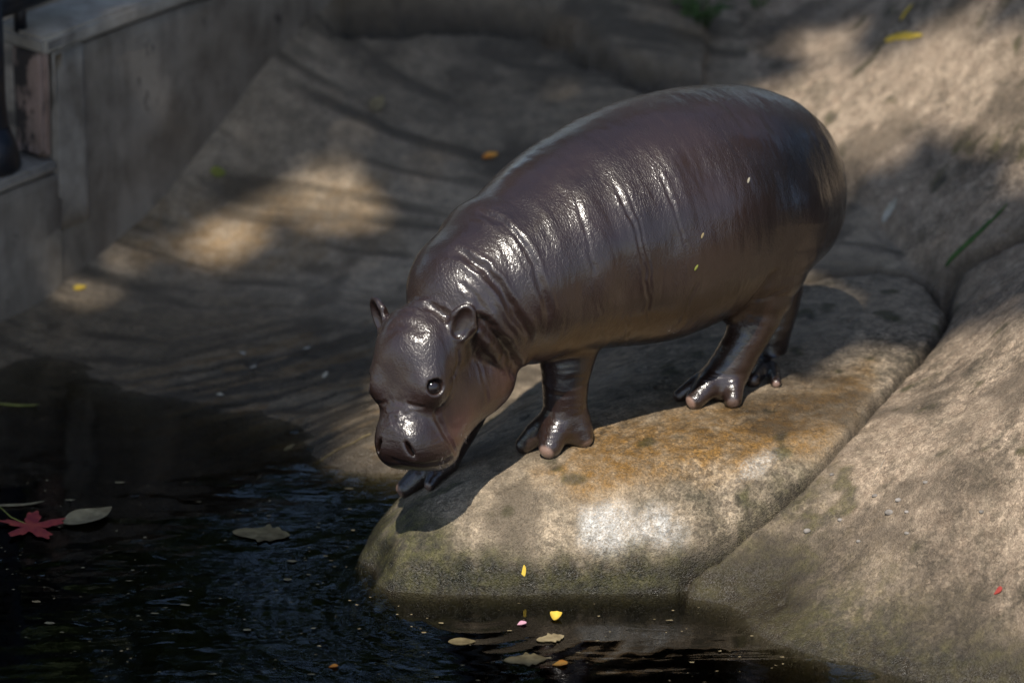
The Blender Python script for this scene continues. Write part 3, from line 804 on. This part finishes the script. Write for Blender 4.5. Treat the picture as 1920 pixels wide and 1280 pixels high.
def wall_material(name, c1, c2, dark):
    t = NT(name); c = t.coords()
    f1 = t.noise(c, 5, 4); st = t.noise(t.mapping(c, (13, 13, 3.5)), 1.0, 5, .65, .5); sp = t.noise(t.mapping(c, (20, 20, 9)), 1.0, 4, .65); f3 = t.noise(c, 150, 3)
    col = t.mix(t.ramp(f1, .35, .65), c1, c2)
    col = t.mix(t.ramp(t.math('ADD', t.math('MULTIPLY', st, .6), t.math('MULTIPLY', t.noise(c, 11, 5, .65), .5)), .48, .68, 0, .7), col, (.07, .052, .036))
    col = t.mix(t.ramp(sp, dark, dark + .06, 0, .92), col, (.018, .014, .012))
    t.l.new(col, t.b.inputs['Base Color']); t.b.inputs['Roughness'].default_value = .85
    t.l.new(t.bump(t.math('ADD', t.math('MULTIPLY', st, .3), t.math('ADD', t.noise(c, 25, 5), t.math('MULTIPLY', f3, .5))), .5, .005), t.b.inputs['Normal'])
    return t.m
M_WALL = wall_material('stained_concrete', (.20, .165, .125), (.30, .26, .21), .62)
M_PIL = wall_material('lichen_concrete', (.30, .20, .16), (.36, .28, .23), .50)
M_COP = wall_material('bare_concrete', (.30, .26, .21), (.40, .36, .30), .70)
wall = bpy.data.objects.new('concrete_wall', None); COL.objects.link(wall)
tag(wall, 'low stained concrete wall with flat coping and end pillar beside the pool', 'wall')
wbox('wall_face', .0, 2.2, -.066, 0, -.10, .420, M_WALL, wall, 24, .006, 101)
wbox('plaster_strip', .004, .075, -.05, .006, .13, .418, M_COP, wall, 8, .003, 102, .003)
wbox('wall_base', -.9, .02, -.135, .006, -.12, .234, M_WALL, wall, 20, .006, 103)
wbox('sill', -.9, -.002, -.15, .014, .234, .250, M_COP, wall, 14, .003, 104, .005)
wbox('pillar', -.014, .003, -.068, .003, .248, .428, M_PIL, wall, 10, .003, 105)
wbox('coping', -.026, 2.2, -.095, .018, .425, .452, M_COP, wall, 24, .003, 106, .006)
# ------------------------------------------------------------------ dark iron gate in the opening
def tube(name, pts, rads, mat, parent=None, seg=14):
    V = []; F = []; n = len(pts)
    for i, (p, r) in enumerate(zip(pts, rads)):
        p = np.asarray(p, float); a = np.asarray(pts[max(i - 1, 0)], float); b = np.asarray(pts[min(i + 1, n - 1)], float)
        d = unit(b - a); x = np.cross(d, UZ if abs(d[2]) < .9 else np.array([1.0, 0, 0])); x = unit(x); y = np.cross(d, x)
        for j in range(seg):
            t = 2 * math.pi * j / seg; V.append(p + r * (math.cos(t) * x + math.sin(t) * y))
    for i in range(n - 1):
        for j in range(seg):
            F.append((i * seg + j, i * seg + (j + 1) % seg, (i + 1) * seg + (j + 1) % seg, (i + 1) * seg + j))
    F.append(tuple(range(seg))[::-1]); F.append(tuple((n - 1) * seg + j for j in range(seg)))
    return new_mesh(name, V, F, mat, parent)
t = NT('dark_iron'); c = t.coords()
t.l.new(t.mix(t.ramp(t.noise(c, 30, 4), .4, .65), (.014, .016, .022), (.045, .035, .030)), t.b.inputs['Base Color'])
t.b.inputs['Metallic'].default_value = .5; t.b.inputs['Roughness'].default_value = .42
t.l.new(t.bump(t.noise(c, 120, 3), .4, .002), t.b.inputs['Normal'])
gate = bpy.data.objects.new('iron_gate', None); COL.objects.link(gate)
tag(gate, 'dark iron gate with thick top rail standing in the wall opening', 'gate')
g0 = wp(-.135, -.045, 0)
def gz(t, n, z): return wp(t, n, z)
tube('post', [gz(-.088,-.036,.248), gz(-.088,-.036,.32), gz(-.088,-.036,.36), gz(-.088,-.036,.56)], [.030, .024, .021, .021], t.m, gate)
tube('foot', [gz(-.088,-.036,.248), gz(-.088,-.036,.258), gz(-.088,-.036,.285), gz(-.088,-.036,.32)], [.036, .042, .037, .024], t.m, gate)
tube('top_rail', [gz(-.60,-.045,.505), gz(-.2,-.045,.505), gz(.10,-.05,.505)], [.026, .026, .026], t.m, gate)
tube('short_post', [gz(-.012,-.045,.448), gz(-.012,-.045,.50)], [.010, .010], t.m, gate)
tube('post', [gz(-.36,-.04,.248), gz(-.36,-.04,.56)], [.021, .021], t.m, gate)

# ------------------------------------------------------------------ unseen trees above and around, added to shade the pool and darken reflections
def leaf_material(name, c1, c2):
    t = NT(name); c = t.coords()
    t.l.new(t.mix(t.ramp(t.noise(c, 3, 3), .35, .65), c1, c2), t.b.inputs['Base Color'])
    t.b.inputs['Roughness'].default_value = .5
    tl = t.add('BsdfTranslucent', {'Color': (*[v * 1.3 for v in c2], 1)})
    mx = t.add('MixShader', {0: .25, 1: t.b.outputs[0], 2: tl.outputs[0]}); t.l.new(mx.outputs[0], t.out.inputs['Surface'])
    return t.m
M_LEAF = leaf_material('tree_leaf', (.025, .050, .014), (.05, .085, .022))
t = NT('bark'); c = t.coords()
t.l.new(t.mix(t.noise(t.mapping(c, (8, 8, 2)), 1.0, 5), (.05, .036, .025), (.14, .11, .08)), t.b.inputs['Base Color']); t.b.inputs['Roughness'].default_value = .9
t.l.new(t.bump(t.noise(t.mapping(c, (30, 30, 6)), 1.0, 4), .8, .02), t.b.inputs['Normal']); M_BARK = t.m
def leaves(C, size, seed):
    r = np.random.default_rng(seed); n = len(C)
    a = r.normal(size=(n, 3)); a[:, 2] *= .45; a /= np.linalg.norm(a, axis=1, keepdims=True)
    b = r.normal(size=(n, 3)); b -= (b * a).sum(1, keepdims=True) * a; b[:, 2] *= .5; b /= np.linalg.norm(b, axis=1, keepdims=True)
    L = (size * r.uniform(.7, 1.3, n))[:, None]; c = np.cross(a, b)
    V = np.stack([C - a * L, C - a * L * .2 + b * L * .42 - c * L * .08, C + a * L, C - a * L * .2 - b * L * .42 - c * L * .08], 1).reshape(-1, 3)
    return V, np.arange(4 * n).reshape(n, 4)
# where the sun reaches the ground in the photograph (photo pixels)
LIT = [
 ([(560,1230),(640,1000),(680,760),(740,600),(850,440),(1100,420),(1350,430),(1500,480),(1560,560),(1530,640),(1480,710),(1560,676),(1700,634),(1800,600),(1920,560),(2300,500),(2500,1800),(1500,1800),(1250,1230)], 1.0),
 ([(1420,60),(1560,40),(1700,60),(1930,10),(2200,0),(2200,330),(1920,330),(1760,260),(1640,330),(1580,400),(1480,330),(1420,180)], .97),
 ([(270,440),(340,390),(440,340),(560,320),(735,330),(750,400),(620,450),(420,480),(320,490)], .85),
 ([(60,600),(130,520),(230,450),(280,450),(230,520),(120,600)], .6),
 ([(400,800),(560,770),(700,770),(700,900),(560,900),(430,870)], .45),
 ([(120,60),(300,-60),(420,-60),(200,70)], .8),
]
def canopy_points(n, seed):
    r = np.random.default_rng(seed)
    z = r.uniform(5.6, 8.2, n)
    gx = r.uniform(-2.6, 2.6, n); gy = r.uniform(-2.2, 2.6, n)           # where the leaf's shadow falls
    zg = base_h(gx, gy); zg = np.maximum(zg, 0)
    u, v, _ = proj(np.stack([gx, gy, zg], -1))
    lit = np.zeros(n)
    for poly, amp in LIT: lit = np.maximum(lit, amp * soft_poly(u, v, poly, 22))
    clump = fbm(gx * 7, gy * 7, seed=seed, octs=3)
    keep = (r.uniform(0, 1, n) > lit) & ((lit < .9)) & (clump > -.62 + .7 * lit)  # leaves dropped over the sun patches, so the crown casts the dapple
    off = (z - zg) / SUND[2]
    C = np.stack([gx, gy, zg], -1) + off[:, None] * SUND
    return C[keep]
CAN = canopy_points(26000, 201)
tree = bpy.data.objects.new('shade_tree', None); COL.objects.link(tree)
tag(tree, 'tall leafy shade tree out of view, its crown shaped to dapple the pool', 'tree')
VV_, FF_ = leaves(CAN, .095, 202)
new_mesh('crown', VV_, FF_, M_LEAF, tree, smooth=False)
base = np.array([-4.4, -4.2, -.6])
tube('trunk', [base, base + [.1, .05, 2.0], base + [.3, .2, 4.2], base + [.7, .4, 5.6], base + [1.2, .7, 6.6]], [.26, .22, .18, .13, .08], M_BARK, tree)
def lit_at(P):
    P = np.atleast_2d(P); G = P - SUND * ((P[:, 2] - .15) / SUND[2])[:, None]
    u, v, _ = proj(G); m = np.zeros(len(P))
    for poly, amp in LIT: m = np.maximum(m, soft_poly(u, v, poly, 60))
    return m.max()
limbs = 0
for k in range(400):
    e = CAN[RNG.integers(len(CAN))]; s = base + np.array([1.0, .6, 6.2]) + RNG.normal(size=3) * .15
    m = (s + e) / 2 + np.array([0, 0, .3])
    if np.linalg.norm(e - s) < 1.2 or lit_at(np.vstack([s + (m - s) * f for f in np.linspace(0, 1, 12)] + [m + (e - m) * f for f in np.linspace(0, 1, 12)])) > .05: continue
    tube('limb', [s, m, e], [.075, .045, .012], M_BARK, tree, 8); limbs += 1
    if limbs == 9: break
def back_tree(x, y, z0, h, rad, n, seed):  # out of view; added to block low sky and darken water reflections
    r = np.random.default_rng(seed)
    tr = bpy.data.objects.new('offscreen_tree', None); COL.objects.link(tr)
    d = r.normal(size=(n, 3)); d /= np.linalg.norm(d, axis=1, keepdims=True)
    q = d * (r.uniform(.35, 1, n) ** .5)[:, None] * np.array([rad, rad * .8, h * .5])
    C = q + np.array([x, y, z0 + h * .52]); k = fbm(C[:, 0] * 1.6, C[:, 1] * 1.6, C[:, 2] * 1.6, seed=seed, octs=3) > -.28
    VV, FF = leaves(C[k], .10, seed + 1); new_mesh('crown', VV, FF, M_LEAF, tr, smooth=False)
    tube('trunk', [(x, y, z0 - .3), (x + .05, y, z0 + h * .4), (x, y, z0 + h * .8)], [.16, .12, .04], M_BARK, tr)
    return tr
for i, (x, y, h, rad, lab) in enumerate(((-2.6, 4.2, 3.6, 1.7, 'bushy green tree out of view behind the concrete wall, added for dark reflections'), (.2, 5.2, 3.8, 1.9, 'dense green tree out of view beyond the pool floor, added for dark reflections'), (3.2, 4.6, 3.6, 1.8, 'leafy green tree out of view beyond the rock mound, added for dark reflections'), (-4.6, 1.2, 4.2, 1.9, 'broad green tree out of view left of the concrete wall, added to block low sky'), (4.4, .6, 4.0, 1.8, 'round green tree out of view on top of the rock mound, added to block low sky'))):
    tag(back_tree(x, y, float(base_h(x, y)), h, rad, 5200, 300 + 7 * i), lab, 'tree')

# ------------------------------------------------------------------ fallen leaves, petals, straws, pebbles
def flat_material(name, c1, c2, rough=.88, scale=60):
    t = NT(name); c = t.coords()
    t.l.new(t.mix(t.ramp(t.noise(c, scale, 4), .35, .65), c1, c2), t.b.inputs['Base Color']); t.b.inputs['Roughness'].default_value = rough
    t.l.new(t.bump(t.noise(c, scale * 6, 3), .4, .001), t.b.inputs['Normal'])
    return t.m
ML = {'yellow': flat_material('yellow_petal', (.50, .33, .03), (.62, .44, .06)), 'orange': flat_material('orange_petal', (.62, .20, .02), (.75, .36, .06)),
      'pink': flat_material('pink_petal', (.45, .22, .30), (.60, .34, .40)), 'tan': flat_material('dry_leaf', (.16, .12, .06), (.30, .24, .13)),
      'brown': flat_material('rotting_leaf', (.09, .065, .025), (.22, .17, .08)), 'pale': flat_material('bleached_leaf', (.34, .30, .22), (.5, .46, .38)),
      'green': flat_material('fresh_green', (.03, .075, .014), (.07, .13, .025)), 'red': flat_material('red_leaf', (.20, .012, .02), (.34, .05, .03)),
      'lime': flat_material('yellow_green_leaf', (.16, .17, .03), (.26, .25, .05)), 'stone': flat_material('grey_pebble', (.16, .14, .12), (.30, .27, .24))}
def outline_leaf(kind, n=28):
    """half-widths along a leaf 1 long"""
    t = np.linspace(0, 1, n)
    if kind == 'oval': w = .30 * np.sin(np.pi * t ** .85) ** .8
    elif kind == 'straw': w = .011 * (1 - .5 * t)
    elif kind == 'blade': w = .055 * np.sin(np.pi * np.clip(t, .02, 1) ** .6) ** .6
    elif kind == 'lobed': t = np.linspace(0, 1, 57); w = (.07 + .34 * (1 - 2 * np.abs((t * 3.5 + .1) % 1 - .5)) ** 1.6) * np.sin(np.pi * np.clip(t, .01, .99) ** .8) ** .4
    elif kind == 'ragged': w = .30 * np.sin(np.pi * t ** .9) ** .7 * (1 + .35 * vnoise(t * 11, t * 0, seed=9))
    elif kind == 'petal': w = .38 * np.sin(np.pi * t ** 1.5) ** .7
    return t, w
def surf_z(x, y, water):
    g = float(ground_z(x, y)); return max(g, 0.0) if water else g
def fallen(name, u, v, px, ang, kind, mat, label, cat='leaf', group=None, curl=.12, water=False, thick=.0008, on=None):
    """a leaf lying at photo pixel (u, v), px photo pixels long, turned ang degrees on the ground"""
    p = at_z(u, v, .0008) if water else (on if on is not None else ghit(u, v))
    L = pxm(px, p); c, s_ = math.cos(math.radians(ang)), math.sin(math.radians(ang))
    t, w = outline_leaf(kind); V = []; F = []; m = 5
    for i, (a, b) in enumerate(zip(t, w)):
        for j in range(m):
            y = (j / (m - 1) * 2 - 1) * b * L; x = (a - .5) * L
            X, Y = p[0] + x * c - y * s_, p[1] + x * s_ + y * c
            h = curl * L * ((y / (L * .3)) ** 2 * .35 + .5 * (2 * a - 1) ** 2 * (1 if a > .5 else .3))
            z = (0.0012 if water else ground_z(X, Y) + .0016) if on is None else p[2] - .002
            V.append((X, Y, z + h))
    n0 = len(V); V += [(x, y, z - thick) for x, y, z in V]
    for i in range(len(t) - 1):
        for j in range(m - 1):
            q = (i * m + j, i * m + j + 1, (i + 1) * m + j + 1, (i + 1) * m + j)
            F.append(q[::-1]); F.append(tuple(k + n0 for k in q))
    o = new_mesh(name, V, F, ML[mat]); tag(o, label, cat, group); return o
def star_leaf(u, v, px, label):
    """five-lobed leaf with a stalk, lying on the water"""
    c = at_z(u, v, .0025); R = pxm(px / 2, c); Vs = [c + UZ * .002]; n = 90
    for i in range(n):
        th = 2 * math.pi * i / n; lob = abs(math.cos(2.5 * th)) ** 1.7
        r = R * (.34 + .62 * lob) * (1 + .10 * math.sin(23 * th)) * (.75 if abs(th - math.pi) < .5 else 1)
        Vs.append(c + np.array([math.cos(th + .3) * r, math.sin(th + .3) * r, .10 * r * lob * (.5 + .5 * math.sin(2 * th + 1))]))
    o = new_mesh('fallen_leaf', Vs, [(0, 1 + i, 1 + (i + 1) % n) for i in range(n)], ML['red'])
    tube('stalk', [c, c + np.array([-R * .6, R * .5, .003]), c + np.array([-R * 1.0, R * 1.1, .008])], [.0008, .0007, .0006], ML['lime'], o, 6)
    tag(o, label, 'leaf')
star_leaf(58, 986, 135, 'red lobed leaf floating on the dark water')
fallen('fallen_leaf', 165, 972, 105, 35, 'oval', 'tan', 'tan curled dry leaf floating beside the red leaf', curl=.22, water=True)
fallen('reed', 38, 946, 95, 8, 'blade', 'tan', 'dry tan reed piece floating behind the red leaf', 'reed', water=True)
fallen('reed', 35, 760, 80, -8, 'blade', 'lime', 'yellow green blade floating at the foot of the wall', 'reed', water=True)
fallen('straw', 585, 876, 230, 17, 'straw', 'brown', 'long thin green straw on the wet streaked shore', 'straw', water=False, curl=.01)
fallen('fallen_leaf', 490, 1001, 112, -12, 'ragged', 'brown', 'ragged brown leaf soaking in the open water', water=True, curl=.05)
fallen('fallen_leaf', 985, 1236, 82, 5, 'ragged', 'brown', 'large rotting leaf floating before the slab', water=True, curl=.02)
fallen('fallen_leaf', 866, 1202, 52, 0, 'oval', 'brown', 'small oval brown leaf floating before the slab', water=True, curl=.02)
fallen('fallen_leaf', 1032, 1196, 56, 20, 'ragged', 'tan', 'torn tan leaf floating just below the yellow petal', water=True, curl=.03)
fallen('petal', 1042, 1158, 30, 80, 'petal', 'yellow', 'bright yellow petal standing up on the water before the slab', 'petal', water=True, curl=.5)
fallen('petal', 1050, 1245, 30, 10, 'petal', 'orange', 'orange petal floating on the water', 'petal', water=True, curl=.2)
fallen('petal', 978, 1169, 20, 30, 'petal', 'pink', 'pale pink petal floating beside the yellow petal', 'petal', water=True, curl=.2)
fallen('petal', 625, 1249, 18, 10, 'petal', 'orange', 'tiny orange petal alone on the open dark water', 'petal', water=True, curl=.2)
fallen('petal', 982, 1072, 9, 20, 'petal', 'yellow', 'tiny yellow petal stuck to the slab at the waterline', 'petal', curl=.1)
fallen('petal', 543, 841, 22, 20, 'oval', 'pale', 'small pale petal lying on the wet shore', 'petal', curl=.2)
fallen('fallen_leaf', 708, 200, 42, 60, 'oval', 'tan', 'tan dry leaf on the shaded floor behind the hippo', curl=.4)
fallen('fallen_leaf', 919, 295, 30, 10, 'oval', 'orange', 'small orange brown leaf on the floor right behind the hippo', curl=.3)
fallen('fallen_leaf', 409, 325, 30, 0, 'oval', 'lime', 'yellow green leaf on the floor near the wall', curl=.2)
fallen('fallen_leaf', 150, 541, 26, 20, 'oval', 'yellow', 'small yellow leaf at the foot of the wall', curl=.2)
fallen('fallen_leaf', 1695, 69, 118, -58, 'blade', 'yellow', 'long narrow yellow leaf on the sunlit rock', curl=.06)
fallen('fallen_leaf', 1700, 25, 24, 0, 'oval', 'yellow', 'little yellow leaf above the long yellow leaf on the rock', curl=.2)
fallen('fallen_leaf', 1668, 396, 36, 40, 'oval', 'pale', 'pale leaf caught in the crack behind the slab', curl=.2)
fallen('grass_blade', 1832, 440, 125, 20, 'blade', 'green', 'green grass blade lying in the rock groove', 'grass blade', curl=.05)
fallen('straw', 1650, 880, 38, 60, 'straw', 'pale', 'short pale straw lying on the rock mound', 'straw', curl=.05)
fallen('petal', 1871, 1109, 16, 0, 'petal', 'red', 'tiny red petal on the dark stained rock mound', 'petal', curl=.2)
for (u, v) in ((475,690),(455,664),(575,655),(610,705),(412,742)):
    fallen('leaf_bit', u, v, 15, RNG.uniform(0, 180), 'oval', 'pale', 'tiny pale leaf bit on the wet floor beside the water', 'leaf', 'pale bits on the wet floor', curl=.3, water=ground_z(*at_z(u, v, .001)[:2]) < 0)
# pebbles
def pebble(u, v, px, label, group):
    p = ghit(u, v); r = pxm(px / 2, p); vs = []; 
    o = ball('pebble', (0, 0, 0), 1.0, ML['stone'], None, 12, 8)
    co = np.array([w.co[:] for w in o.data.vertices]); k = 1 + .28 * fbm(co[:, 0] * 1.7 + u, co[:, 1] * 1.7 + v, co[:, 2] * 1.7, seed=5, octs=2)
    co = co * k[:, None] * np.array([1.15, .9, .7]) * r + p + np.array([0, 0, .25 * r])
    o.data.vertices.foreach_set('co', co.astype(np.float32).ravel()); o.data.update(); tag(o, label, 'pebble', group)
for u, v, px in ((1513,996,13),(1667,962,15),(1684,938,11),(1640,930,10),(1700,1000,9),(1575,975,9),(1700,960,8),(1735,905,9),(1610,1015,8),(1840,960,9),(1560,890,8)):
    pebble(u, v, px, 'small grey pebble resting on the rock mound', 'pebbles on the rock mound')
# chaff stuck to the calf's wet skin
skin_bits = [(1408,336,13,'pale','pale seed husk stuck high on the hippo flank','seed'),(1310,504,14,'lime','yellow green crumb stuck on the hippo belly','crumb'),(1322,440,13,'tan','thin tan chaff stuck on the hippo side','chaff')]
for u, v, px, mt, lab, cat in skin_bits:
    m = np.where(facing & (np.hypot(HU - u, HV - v) < 6))[0]; i = m[np.argmin(HZ[m])]
    n = NRM[i]; q = V_SKIN[i] + n * .0006; up_ = unit(np.cross(n, BH)); a = unit(up_ * .8 + BH * .6); b = np.cross(n, a); L = pxm(px, q)
    o = ball('husk', (0, 0, 0), 1.0, ML[mt], None, 10, 6); co = np.array([w.co[:] for w in o.data.vertices])
    co = q + (co[:, :1] * a * .5 + co[:, 1:2] * b * .2 + co[:, 2:] * n * .12) * L
    o.data.vertices.foreach_set('co', co.astype(np.float32).ravel()); o.data.update(); o.name = cat; tag(o, lab, cat)
# weeds at the back
def weed(u, v, n, size, lab):
    g = ghit(u, v); w = bpy.data.objects.new('weed', None); COL.objects.link(w); tag(w, lab, 'weed')
    Vs = []; Fs = []
    for k in range(n):
        a = RNG.uniform(0, 2 * math.pi); h = RNG.uniform(.4, 1) * size; d = np.array([math.cos(a), math.sin(a), 0]); 
        p0 = g + d * size * .15; p1 = p0 + d * size * RNG.uniform(.2, .9) + UZ * h
        tube('stem', [p0 - UZ * .01, (p0 + p1) / 2 + UZ * h * .15, p1], [.0012, .001, .0006], ML['green'], w, 5)
        for q in range(4):
            c = p0 + (p1 - p0) * (.4 + .2 * q); s2 = np.cross(d, UZ) * (1 if q % 2 else -1); l = unit(d * .5 + s2 + UZ * .3); b = unit(np.cross(l, UZ)); L = size * RNG.uniform(.22, .38)
            i0 = len(Vs); Vs += [c, c + l * L * .5 + b * L * .28 + UZ * .002, c + l * L - UZ * L * .2, c + l * L * .5 - b * L * .28 + UZ * .002]; Fs.append((i0, i0 + 1, i0 + 2, i0 + 3))
    new_mesh('leaves', Vs, Fs, ML['green'], w, smooth=False)
weed(1318, 38, 16, .055, 'low green weed sprouting at the edge of the far rock'); weed(1425, 12, 8, .04, 'smaller green weed growing beside the larger weed')
# specks adrift on the pool
sp_v = []; sp_f = []
for k in range(330):
    u = RNG.uniform(-60, 1500); v = RNG.uniform(900, 1300)
    p = at_z(u, v, .0012)
    if ground_z(p[0], p[1]) > -.006: continue
    r = pxm(RNG.choice([1.5, 2.2, 3.2, 6.5], p=[.5, .3, .15, .05]), p); a0 = RNG.uniform(0, 6.28); st = RNG.uniform(.3, 1); i0 = len(sp_v); m = 6
    for j in range(m):
        a = a0 + 2 * math.pi * j / m; rr = r * RNG.uniform(.6, 1.2); sp_v.append(p + np.array([math.cos(a) * rr * 1.6, math.sin(a) * rr * st, RNG.uniform(0, .0006)]))
    sp_f.append(tuple(range(i0, i0 + m)))
tag(new_mesh('floating_specks', sp_v, sp_f, ML['tan'], smooth=False), 'tiny plant specks adrift on the dark pool', 'debris', kind='stuff')
